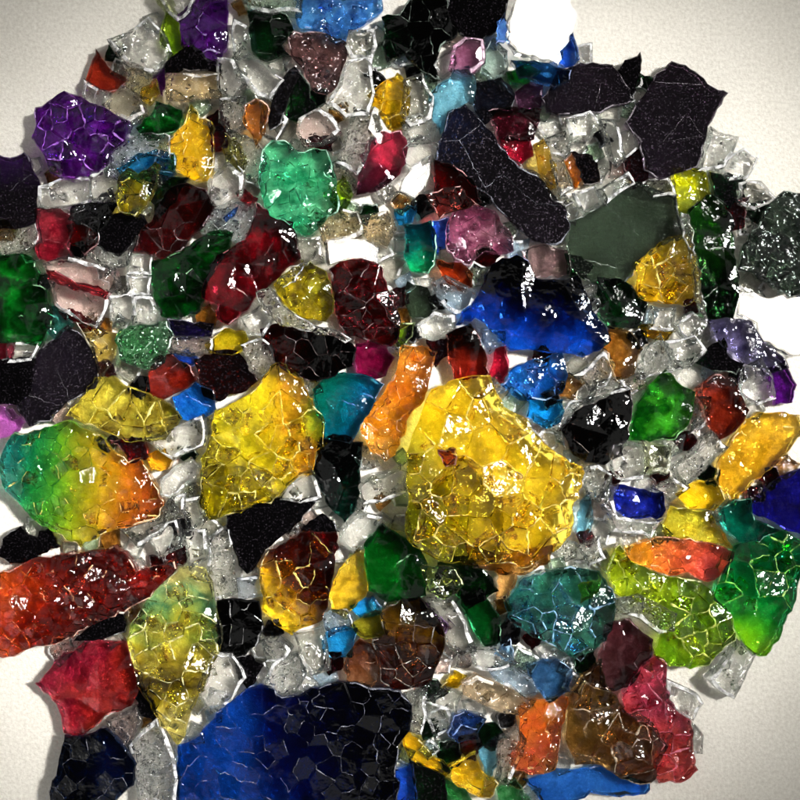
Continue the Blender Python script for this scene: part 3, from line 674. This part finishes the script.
def build_piece(d, rng):
    """returns list of (role, verts px, faces) around the piece's centroid; y up"""
    th, cs, tl, gw, gd, vp, rp, _ = SHAPE[d['style']]
    kind = d['kind']
    poly = d['poly']
    A = abs(area(poly)); size = math.sqrt(A)
    th = d['th']
    small = size < 26
    if kind == 'cube': ring = refine(poly, 9, .35, rng)
    else: ring = refine(poly, 6 if not small else 4.5, .85, rng)
    n = len(ring)
    seed = rng.uniform(0, 1000)
    bev = [max(.5, (1.1 if kind != 'cube' else 1.7)*(1+1.1*noise.noise(Vector((x*.07, y*.07, seed))))) for x, y in ring]
    if kind == 'cube': bev = [b*2.1 for b in bev]
    bev = [min(b, size*(.08 if kind != 'cube' else .15)) for b in bev]
    top = inset(ring, bev)
    und = [max(0, (2.2 if kind != 'cube' else .8)*(.6+1.3*noise.noise(Vector((x*.05, y*.05, seed+9))))) for x, y in ring]
    und = [min(u, size*.1) for u in und]
    mid = inset(ring, [u*.25 for u in und]); bot = inset(ring, und)
    # cell sites
    xs = [p[0] for p in ring]; ys = [p[1] for p in ring]
    box = (min(xs)-6, min(ys)-6, max(xs)+6, max(ys)+6)
    sites = []; tries = 0
    want = max(1, int(A/(cs*cs)*1.15))
    while len(sites) < want and tries < want*40:
        tries += 1
        x, y = rng.uniform(box[0], box[2]), rng.uniform(box[1], box[3])
        if not inside(ring, x, y): continue
        lo = cs*(.30+.75*(noise.noise(Vector((x*.03, y*.03, seed+50)))+.5))
        if all((x-a)**2+(y-b)**2 > lo*lo for a, b in sites): sites.append((x, y))
    if d['style'] == 'crack' and size > 45:
        if size > 120: cs *= 1.3
        an = rng.uniform(0, 3.14); ca, sa = math.cos(an), math.sin(an); sites = []
        sx_, sy_ = cs*1.15, cs*.78; m_ = int(size*1.2/sy_)+2
        for i in range(-m_, m_+1):
            for j in range(-m_, m_+1):
                if rng.random() < .12: continue
                u, v_ = (i+.5*(j % 2)*rng.random()+rng.gauss(0, .17))*sx_, (j+rng.gauss(0, .17))*sy_
                u += 9*noise.noise(Vector((u*.02, v_*.02, seed+3))); v_ += 14*noise.noise(Vector((u*.02, v_*.02, seed+8)))
                x, y = u*ca-v_*sa, u*sa+v_*ca
                if inside(ring, x, y): sites.append((x, y))
    if not sites: sites = [centroid(ring)]
    planes = [(rng.gauss(0, tl), rng.gauss(0, tl), rng.uniform(0, .05*cs) if tl > .02 else 0) for _ in sites]
    # points and edges for the top
    pts = [Vector(p) for p in top]; edges = [(i, (i+1) % n) for i in range(n)]
    cells = []
    if len(sites) > 1:
        for k in range(len(sites)):
            c0 = cell_poly(k, sites, box, 0); cells.append(c0)
            lists = [c0] + ([cell_poly(k, sites, box, gw)] if gw else [])
            for q in lists:
                if len(q) < 3: continue
                b = len(pts); pts += [Vector(p) for p in q]
                edges += [(b+i, b+(i+1) % len(q)) for i in range(len(q))]
    r = delaunay_2d_cdt(pts, edges, [], 0, 1e-3)
    vv, ff, orig = r[0], r[2], r[3]
    ringmap = {}
    for i, o in enumerate(orig):
        for q in o:
            if q < n: ringmap[q] = i
    onring = set()
    hh = []
    dome = .035*size if d['style'] in ('crack', 'crackfine', 'facet') and kind != 'cube' else 0
    for i, v in enumerate(vv):
        ds = sorted(((v.x-s[0])**2+(v.y-s[1])**2, k) for k, s in enumerate(sites))[:3]
        d0 = math.sqrt(ds[0][0]); k = ds[0][1]; sx, sy = sites[k]; a, b, c = planes[k]
        z = a*(v.x-sx)+b*(v.y-sy)+c
        if len(ds) > 1 and (math.sqrt(ds[1][0])-d0) < .4:      # on a cell border: average the neighbours
            zs = []
            for dd, k2 in ds:
                if math.sqrt(dd)-d0 < .4:
                    a, b, c = planes[k2]; zs.append(a*(v.x-sites[k2][0])+b*(v.y-sites[k2][1])+c)
            z = sum(zs)/len(zs) - gd
        ed = min(1, edge_dist(top, v.x, v.y)/(size*.32+1))
        z += dome*(1-(1-ed)**2)
        z *= min(1, .25+ed*2)
        z = max(-th*.3, min(th*.45, z))
        hh.append(z)
    V = []; F = []; idx = {}
    def put(i):
        if i not in idx: idx[i] = len(V); V.append((vv[i].x, vv[i].y, th+hh[i]))
        return idx[i]
    for f in ff:
        cx = sum(vv[i].x for i in f)/len(f); cy = sum(vv[i].y for i in f)/len(f)
        if not inside(top, cx, cy): continue
        t = [put(i) for i in f]
        ar = sum(V[t[i-1]][0]*V[t[i]][1]-V[t[i]][0]*V[t[i-1]][1] for i in range(len(t)))
        F.append(t if ar > 0 else t[::-1])
    # boundary of the top (the CDT may have split ring edges): walk open edges
    cnt = {}
    for f in F:
        for i in range(len(f)): cnt[(f[i-1], f[i])] = 1
    open_e = {a: b for (a, b) in cnt if (b, a) not in cnt}
    def ring_proj(x, y, target):
        best = (1e9, 0, 0)
        for i in range(n):
            ax, ay = top[i-1]; bx, by = top[i]; dx, dy = bx-ax, by-ay; l2 = dx*dx+dy*dy or 1e-9
            t = max(0, min(1, ((x-ax)*dx+(y-ay)*dy)/l2)); q = (x-ax-t*dx)**2+(y-ay-t*dy)**2
            if q < best[0]: best = (q, i, t)
        _, i, t = best
        return target[i-1][0]*(1-t)+target[i][0]*t, target[i-1][1]*(1-t)+target[i][1]*t
    bh = th*(.12 if kind != 'cube' else .26)
    side = {}; ntop = len(F)
    for a in open_e:
        x, y, z = V[a]; i0 = len(V)
        for tg, zz in ((ring, min(z-.4, th)-bh*(.7+.5*noise.noise(Vector((x*.11, y*.11, seed))))), (mid, th*.42), (bot, 0)):
            px, py = ring_proj(x, y, tg); V.append((px, py, zz))
        side[a] = i0
    for a, b in open_e.items():
        if b not in side: continue
        sa, sb = side[a], side[b]
        F.append([b, a, sa, sb])
        F.append([sb, sa, sa+1, sb+1]); F.append([sb+1, sa+1, sa+2, sb+2])
    # bottom
    loop = []; s0 = max(open_e, key=lambda a: V[a][0]); a = s0
    while True:
        loop.append(side[a]+2); a = open_e.get(a)
        if a is None or a == s0 or len(loop) > 4000: break
    F.append(loop[::-1])
    d['span'] = (ntop, len(F)-1)
    out = [('body', V, F)]
    # crack veins on the cell borders and fracture sheets hanging below them
    def height(x, y):
        ds = min(((x-s[0])**2+(y-s[1])**2, k) for k, s in enumerate(sites)); k = ds[1]; a, b, c = planes[k]
        z = a*(x-sites[k][0])+b*(y-sites[k][1])+c
        ed = min(1, edge_dist(top, x, y)/(size*.32+1)); z += dome*(1-(1-ed)**2); z *= min(1, .25+ed*2)
        return th+max(-th*.3, min(th*.45, z))
    if vp and len(cells) > 1:
        VV, VF, SV, SF = [], [], [], []
        seen = set()
        for c in cells:
            for i in range(len(c)):
                (ax, ay), (bx, by) = c[i-1], c[i]
                key = tuple(sorted(((round(ax, 1), round(ay, 1)), (round(bx, 1), round(by, 1)))))
                if key in seen: continue
                seen.add(key)
                l = math.hypot(bx-ax, by-ay)
                if l < 2 or rng.random() > vp: continue
                m = max(2, int(l/3.2)); nx, ny = -(by-ay)/l, (bx-ax)/l
                wob = rng.uniform(0, 99); wd = rng.choice((.2, .3, .45, .8)) * (1 if size > 40 else .75)
                if d['dark']: wd *= .55
                elif kind == 'cube' or d['style'] == 'crinkle': wd *= .45
                sh = rng.uniform(-14, 14); prev = None; sprev = None; dep = rng.uniform(.5, .95)
                for q in range(m+1):
                    t = q/m; o = 2.2*noise.noise(Vector((t*l*.15, wob, 0)))*min(1, 4*t*(1-t)+.1)
                    x, y = ax+(bx-ax)*t+nx*o, ay+(by-ay)*t+ny*o
                    if not inside(top, x, y): prev = sprev = None; continue
                    w = wd*max(.25, 1+1.5*noise.noise(Vector((t*l*.2, wob, 7))))
                    z = max(height(x+nx*w, y+ny*w), height(x-nx*w, y-ny*w))
                    b = len(VV)
                    VV += [(x+nx*w, y+ny*w, z-.5), (x+nx*w*.4, y+ny*w*.4, z+.12), (x-nx*w*.4, y-ny*w*.4, z+.12), (x-nx*w, y-ny*w, z-.5)]
                    if prev is not None:
                        for u in range(3): VF.append([prev+u, prev+u+1, b+u+1, b+u])
                    prev = b
                    if d['style'] in ('crack', 'crackfine', 'cube', 'crinkle'):
                        s_ = len(SV); zz = th*(1-dep)+2
                        SV += [(x, y, z-gd-.6), (x+nx*sh+1.5*noise.noise(Vector((t*l*.1, wob, 3))), y+ny*sh, zz)]
                        if not inside(bot, SV[-1][0], SV[-1][1]): SV[-1] = (x, y, zz)
                        if sprev is not None: SF.append([sprev, s_, s_+1, sprev+1])
                        sprev = s_
        if VF: out.append(('crack_veins', VV, VF))
        if SF: out.append(('fracture_planes', SV, SF))
    # chipped rim: irregular pale ridge on the upper edge
    if rp and size > 15:
        RV, RF = [], []; prev = None; first = None
        for i in range(n):
            on = noise.noise(Vector((ring[i][0]*.045, ring[i][1]*.045, seed+31))) + (rp-.5)*1.2
            if on < 0: prev = None; continue
            w = min(1.0, on*1.8+.12)*(.9 if kind != 'cube' else .75)*(.8 if size < 30 else 1.1)
            inn = inset(ring, [bb+w*.9 for bb in bev])[i]; tx, ty = top[i]; rx, ry = ring[i]
            zt = height(tx, ty) if inside(top, tx*.98+centroid(top)[0]*.02, ty*.98+centroid(top)[1]*.02) else th
            b = len(RV)
            zi = height(*inn) if inside(top, *inn) else zt
            RV += [(inn[0], inn[1], zi-.25), (tx, ty, max(zt, zi)+.25), (rx*.75+tx*.25, ry*.75+ty*.25, min(zt, th)-bh*.3)]
            if prev is not None:
                for u in range(2): RF.append([prev+u, prev+u+1, b+u+1, b+u])
            prev = b
        runs = []                                       # two lone runs: keep the longer one
        for f in RF:
            hit = [r for r in runs if set(f) & {v for g in r for v in g}]
            runs = [r for r in runs if r not in hit]+[sum(hit, [])+[f]]
        if 1 < len(runs) and (len(runs) <= 3 or d['pal'] == 'biggold'): RF = max(runs, key=len)
        used_v = sorted({v for f in RF for v in f}); back = {v: i for i, v in enumerate(used_v)}
        RV = [RV[v] for v in used_v]; RF = [[back[v] for v in f] for f in RF]
        if RF: out.append(('chipped_rim', RV, RF))
    return out

# ------------------------------------------------------------------ read the pieces
items = []
for row in DATA.strip().splitlines():
    if row.startswith('#') or not row.strip(): continue
    kind, pal, style, layer, ref, label, pts = row.split('|')
    px = [tuple(float(c) for c in p.split(',')) for p in pts.split()]
    items.append(dict(kind=kind, pal=pal, style=style, layer=int(layer), ref=ref, label=label, px=px))

# little clear and dark bits that fill the holes of the pile, lying on the table
G = 4; N = 216; OFF = 32
def cover_cells(px):
    xs = [p[0] for p in px]; ys = [p[1] for p in px]
    for gy in range(max(0, int((min(ys)+OFF)//G)), min(N, int((max(ys)+OFF)//G)+1)):
        for gx in range(max(0, int((min(xs)+OFF)//G)), min(N, int((max(xs)+OFF)//G)+1)):
            if inside(px, gx*G+G/2-OFF, gy*G+G/2-OFF): yield gx, gy
grid = [[0]*N for _ in range(N)]
for d in items:
    q = d['px'] if area(d['px']) > 0 else d['px'][::-1]
    d['cells'] = list(cover_cells(inset(q, -2.5)))
    for gx, gy in d['cells']: grid[gy][gx] = 1
GAPS = [(385, 130, 14), (384, 165, 12), (350, 252, 26), (410, 178, 16), (500, 365, 10), (427, 275, 7), (440, 372, 10), (378, 470, 14), (135, 92, 4), (516, 363, 18), (415, 240, 5), (745, 240, 14),
        (560, 412, 0), (575, 525, 10), (425, 590, 14), (420, 605, 12), (685, 675, 20), (380, 455, 10), (748, 292, 6)]
rng = random.Random(5)
REACH = 8
holes = []
for gy in range(2, N-2):
    for gx in range(2, N-2):
        if grid[gy][gx]: continue
        x, y = gx*G+2-OFF, gy*G+2-OFF
        if not (-6 < x < 806 and -6 < y < 806): continue
        if any(math.hypot(x-a, y-b) < c for a, b, c in GAPS): continue
        n4 = sum(any(0 <= gy+dy*k < N and 0 <= gx+dx*k < N and grid[gy+dy*k][gx+dx*k] for k in range(1, REACH))
                 for dx, dy in ((1, 0), (-1, 0), (0, 1), (0, -1), (1, 1), (-1, -1), (1, -1), (-1, 1)))
        if n4 >= 7: holes.append((x, y))
rng.shuffle(holes)
def near_items(x, y):
    return [t for t in items if min(abs(x-a)+abs(y-b) for a, b in t['px']) < 120] or items[:1]
taken = []; hs_ = list(holes)
for x, y in holes:
    if any(math.hypot(x-a, y-b) < 17 for a, b in taken): continue
    if sum(1 for a, b in hs_ if abs(a-x) < 9 and abs(b-y) < 9) < 7: continue
    taken.append((x, y))
    r = min(13, max(6.5, 4+min(edge_dist(t['px'], x, y) for t in near_items(x, y)))); a0 = rng.uniform(0, 6.28)
    pal = rng.choices(['clear', 'smokyclear', 'palegreen', 'iceblue', 'pinkclear', 'darkgreen', 'maroon', 'slategrey', 'amberbrown', 'black'], [34, 12, 6, 6, 5, 10, 9, 7, 7, 4])[0]
    sty = rng.choice(['crinkle', 'cube', 'facet'])
    m = rng.choice([4, 4, 5])
    px = [(x+r*rng.uniform(.75, 1.15)*math.cos(a0+6.283*i/m+rng.uniform(-.2, .2)), y+r*rng.uniform(.75, 1.15)*math.sin(a0+6.283*i/m+rng.uniform(-.2, .2))) for i in range(m)]
    d = dict(kind='cube' if PAL[pal][3].find('clear') >= 0 or pal in ('palegreen',) else 'chip', pal=pal, style=sty, layer=-1, ref='', label='', px=px)
    d['cells'] = list(cover_cells(px)); items.append(d)

# ------------------------------------------------------------------ labels
for d in items: d['c'] = centroid(d['px']); d['size'] = math.sqrt(abs(area(d['px'])))
marks = [d for d in items if d['ref']]
WORD = {'cube': 'cube', 'chip': 'chip', 'shard': 'shard'}
def side_of(c, t):
    dx, dy = c[0]-t[0], c[1]-t[1]; a = math.degrees(math.atan2(-dy, dx)) % 360
    return ['right of', 'up right of', 'above', 'up left of', 'left of', 'down left of', 'below', 'down right of'][int((a+22.5)//45) % 8]
used = set()
for d in items:
    if d['label']: used.add(d['label'])
for d in items:
    if d['label']: continue
    sz = 'tiny' if d['size'] < 17 else 'small' if d['size'] < 26 else 'mid sized'
    tex = {'crinkle': 'crinkled ', 'crackfine': 'crackled ', 'crack': 'cracked '}.get(d['style'], '')
    near = sorted(marks, key=lambda t: edge_dist(t['px'], *d['c']) if not inside(t['px'], *d['c']) else 0)
    cand = []
    base = f"{sz} {tex}{PAL[d['pal']][3]} glass {WORD[d['kind']]}"
    for t in near[:2]: cand.append(f"{base} {side_of(d['c'], t['c'])} the {t['ref']}")
    for i in range(4):
        for j in range(4):
            if i != j: cand.append(f"{base} between the {near[i]['ref']} and the {near[j]['ref']}")
    for i in range(4):
        for j in range(4):
            if i != j: cand.append(f"{base} {side_of(d['c'], near[i]['c'])} {near[i]['ref']}, {side_of(d['c'], near[j]['c'])} {near[j]['ref']}")
    for c in cand:
        if c not in used and len(c.split()) <= 16: break
    used.add(c); d['label'] = c

# ------------------------------------------------------------------ stack and build
order = sorted(range(len(items)), key=lambda i: items[i]['layer'])
H = [[0.0]*N for _ in range(N)]
for oi in order:
    d = items[oi]; rng = random.Random(1000+oi)
    th = SHAPE[d['style']][0]*rng.uniform(.85, 1.15)
    if d['layer'] < 0: th = 7
    if d['size'] < 22: th = min(th, d['size']*.85)
    if d['size'] > 70: th *= 1.1
    hs = sorted(H[gy][gx] for gx, gy in d['cells']) or [0]
    base = hs[int(len(hs)*(.72 if d['size'] > 45 else .6))]
    base = min(base, 34)
    for gx, gy in d['cells']: H[gy][gx] = max(H[gy][gx], base+th*.93)
    d['th'] = th; d["dark"] = d["pal"] in DARK
    k = (CAM_D-(base+th)*S)/CAM_D                           # true plan of an outline seen at that height
    grow = 3.2 if d['layer'] <= 1 else 1.6 if d['layer'] == 2 else .4
    P = [((x-400)*k, (400-y)*k) for x, y in d['px']]
    if area(P) < 0: P = P[::-1]
    P = inset(P, -grow)
    cx, cy = centroid(P)
    d['poly'] = [(x-cx, y-cy) for x, y in P]
    ext = max(math.hypot(x, y) for x, y in d['poly'])*S*.85
    parts = build_piece(d, rng)
    mat = glass_mat(d['pal'], d['style'], ext, 0, rng)
    nm = {'cube': 'glass_cube', 'chip': 'glass_chip', 'shard': 'glass_shard'}[d['kind']]
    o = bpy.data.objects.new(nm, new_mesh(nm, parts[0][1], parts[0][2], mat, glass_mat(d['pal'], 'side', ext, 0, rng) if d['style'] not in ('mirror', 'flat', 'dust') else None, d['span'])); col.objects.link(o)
    if d['style'] == 'mirror':
        p = Vector((cx*S, cy*S, (base+th)*S)); h = (Vector((0, 0, CAM_D))-p).normalized()+(LAMP-p).normalized()
        q = Vector((0, 0, 1)).rotation_difference(h.normalized())
    else:
        tl = math.radians(SHAPE[d['style']][7])
        if base < 1 and d['kind'] != 'cube': tl *= .4
        q = (Matrix.Rotation(rng.gauss(0, .5)*tl*1.3, 3, 'X') @ Matrix.Rotation(rng.gauss(0, .5)*tl*1.3, 3, 'Y')).to_quaternion()
    o.rotation_mode = 'QUATERNION'; o.rotation_quaternion = q
    zmin = min((q @ Vector(v)).z for v in parts[0][1])
    o.location = (cx*S, cy*S, max(base*S - .0006, -zmin*S+.00015) if base < 1 else max(base+zmin*.5, .6-zmin)*S)
    o['label'] = d['label']
    o['category'] = {'cube': 'glass cube', 'chip': 'glass chip', 'shard': 'glass shard'}[d['kind']]
    o['group'] = {'cube': 'small glass cubes of the pile', 'chip': 'small glass chips of the pile', 'shard': 'coloured glass shards of the pile'}[d['kind']]
    for role, v, f in parts[1:]:
        kind = {'chipped_rim': 'rim', 'crack_veins': 'vein', 'fracture_planes': 'sheet'}[role]
        c = bpy.data.objects.new(role, new_mesh(role, v, f, vein_mat(d['pal'], kind))); col.objects.link(c)
        c.parent = o

# ------------------------------------------------------------------ table top
def table():
    R = 1.2; m = bpy.data.materials.new('cream_textured_paper'); m.use_nodes = True
    nt = m.node_tree; nt.nodes.clear(); L = nt.links.new
    out = nd(nt, 'ShaderNodeOutputMaterial'); p = nd(nt, 'ShaderNodeBsdfPrincipled'); tc = nd(nt, 'ShaderNodeTexCoord')
    p.inputs['Roughness'].default_value = .6; p.inputs['Specular IOR Level'].default_value = .25
    n1 = nd(nt, 'ShaderNodeTexNoise'); L(tc.outputs['Object'], n1.inputs['Vector'])
    n1.inputs['Scale'].default_value = 1/(3.4*S); n1.inputs['Detail'].default_value = 4; n1.inputs['Roughness'].default_value = .65
    n2 = nd(nt, 'ShaderNodeTexNoise'); L(tc.outputs['Object'], n2.inputs['Vector'])
    n2.inputs['Scale'].default_value = 1/(60*S); n2.inputs['Detail'].default_value = 4
    cr = nd(nt, 'ShaderNodeValToRGB'); L(n1.outputs['Fac'], cr.inputs[0])
    cr.color_ramp.elements[0].position = .3; cr.color_ramp.elements[0].color = (.58, .55, .485, 1)
    cr.color_ramp.elements[1].position = .68; cr.color_ramp.elements[1].color = (.76, .735, .665, 1)
    mx = nd(nt, 'ShaderNodeMix'); mx.data_type = 'RGBA'; mx.blend_type = 'MULTIPLY'; mx.inputs[0].default_value = .18
    L(cr.outputs[0], mx.inputs[6])
    cr2 = nd(nt, 'ShaderNodeValToRGB'); L(n2.outputs['Fac'], cr2.inputs[0])
    cr2.color_ramp.elements[0].color = (.78, .76, .72, 1); cr2.color_ramp.elements[0].position = .3; cr2.color_ramp.elements[1].position = .7
    L(cr2.outputs[0], mx.inputs[7]); L(mx.outputs[2], p.inputs['Base Color'])
    b = nd(nt, 'ShaderNodeBump'); L(n1.outputs['Fac'], b.inputs['Height'])
    b.inputs['Distance'].default_value = .0005; b.inputs['Strength'].default_value = .55; L(b.outputs[0], p.inputs['Normal'])
    L(p.outputs[0], out.inputs[0])
    me = bpy.data.meshes.new('table_top'); me.from_pydata([(-R, -R, 0), (R, -R, 0), (R, R, 0), (-R, R, 0)], [], [(0, 1, 2, 3)]); me.materials.append(m)
    o = bpy.data.objects.new('table_top', me); col.objects.link(o); o['kind'] = 'structure'
table()

# ------------------------------------------------------------------ light, camera, render
w = bpy.data.worlds.new('World'); scene.world = w; w.use_nodes = True
wn = w.node_tree; bg = wn.nodes['Background']; bg.inputs[1].default_value = WORLD
tcw = nd(wn, 'ShaderNodeTexCoord'); dt = nd(wn, 'ShaderNodeVectorMath', operation='DOT_PRODUCT')
wn.links.new(tcw.outputs['Generated'], dt.inputs[0]); dt.inputs[1].default_value = Vector(CEIL).normalized()
rw = nd(wn, 'ShaderNodeValToRGB'); wn.links.new(dt.outputs['Value'], rw.inputs[0])     # dim walls, bright ceiling
e = rw.color_ramp.elements
e[0].position = .34; e[0].color = (.05, .047, .043, 1); e[1].position = .62; e[1].color = (1, .98, .95, 1)
e.new(.86); e[2].color = (1, .98, .95, 1); e.new(.93); e[3].color = (.06, .056, .055, 1)   # dark zenith added to the backdrop, keeps reflected veil off flat glass
wn.links.new(rw.outputs[0], bg.inputs[0])
def area_lamp(name, loc, tgt, sx, sy, power, color, shape='RECTANGLE', spread=180):
    l = bpy.data.lights.new(name, 'AREA'); l.shape = shape; l.size = sx
    if shape == 'RECTANGLE': l.size_y = sy
    l.energy = power; l.color = color; l.spread = math.radians(spread)
    o = bpy.data.objects.new(name, l); col.objects.link(o); o.location = loc
    o.rotation_euler = (Vector(tgt)-Vector(loc)).to_track_quat('-Z', 'Y').to_euler()
    return o
for a in LAMPS: area_lamp(*a)
cam = bpy.data.cameras.new('camera'); co = bpy.data.objects.new('camera', cam); col.objects.link(co)
co.location = (0, 0, CAM_D); co.rotation_euler = (0, 0, 0)
cam.sensor_width = 36; cam.lens = 36*CAM_D/(800*S); cam.clip_start = .01; cam.clip_end = 20
scene.camera = co
vs = scene.view_settings; vs.view_transform = 'Standard'; vs.look = 'None'; vs.exposure = EXPOSURE; vs.gamma = 1
c = scene.cycles
c.max_bounces = 24; c.transmission_bounces = 24; c.glossy_bounces = 8; c.diffuse_bounces = 4; c.transparent_max_bounces = 24
c.caustics_reflective = True; c.caustics_refractive = True; c.blur_glossy = .3
c.sample_clamp_indirect = 150; c.use_denoising = True
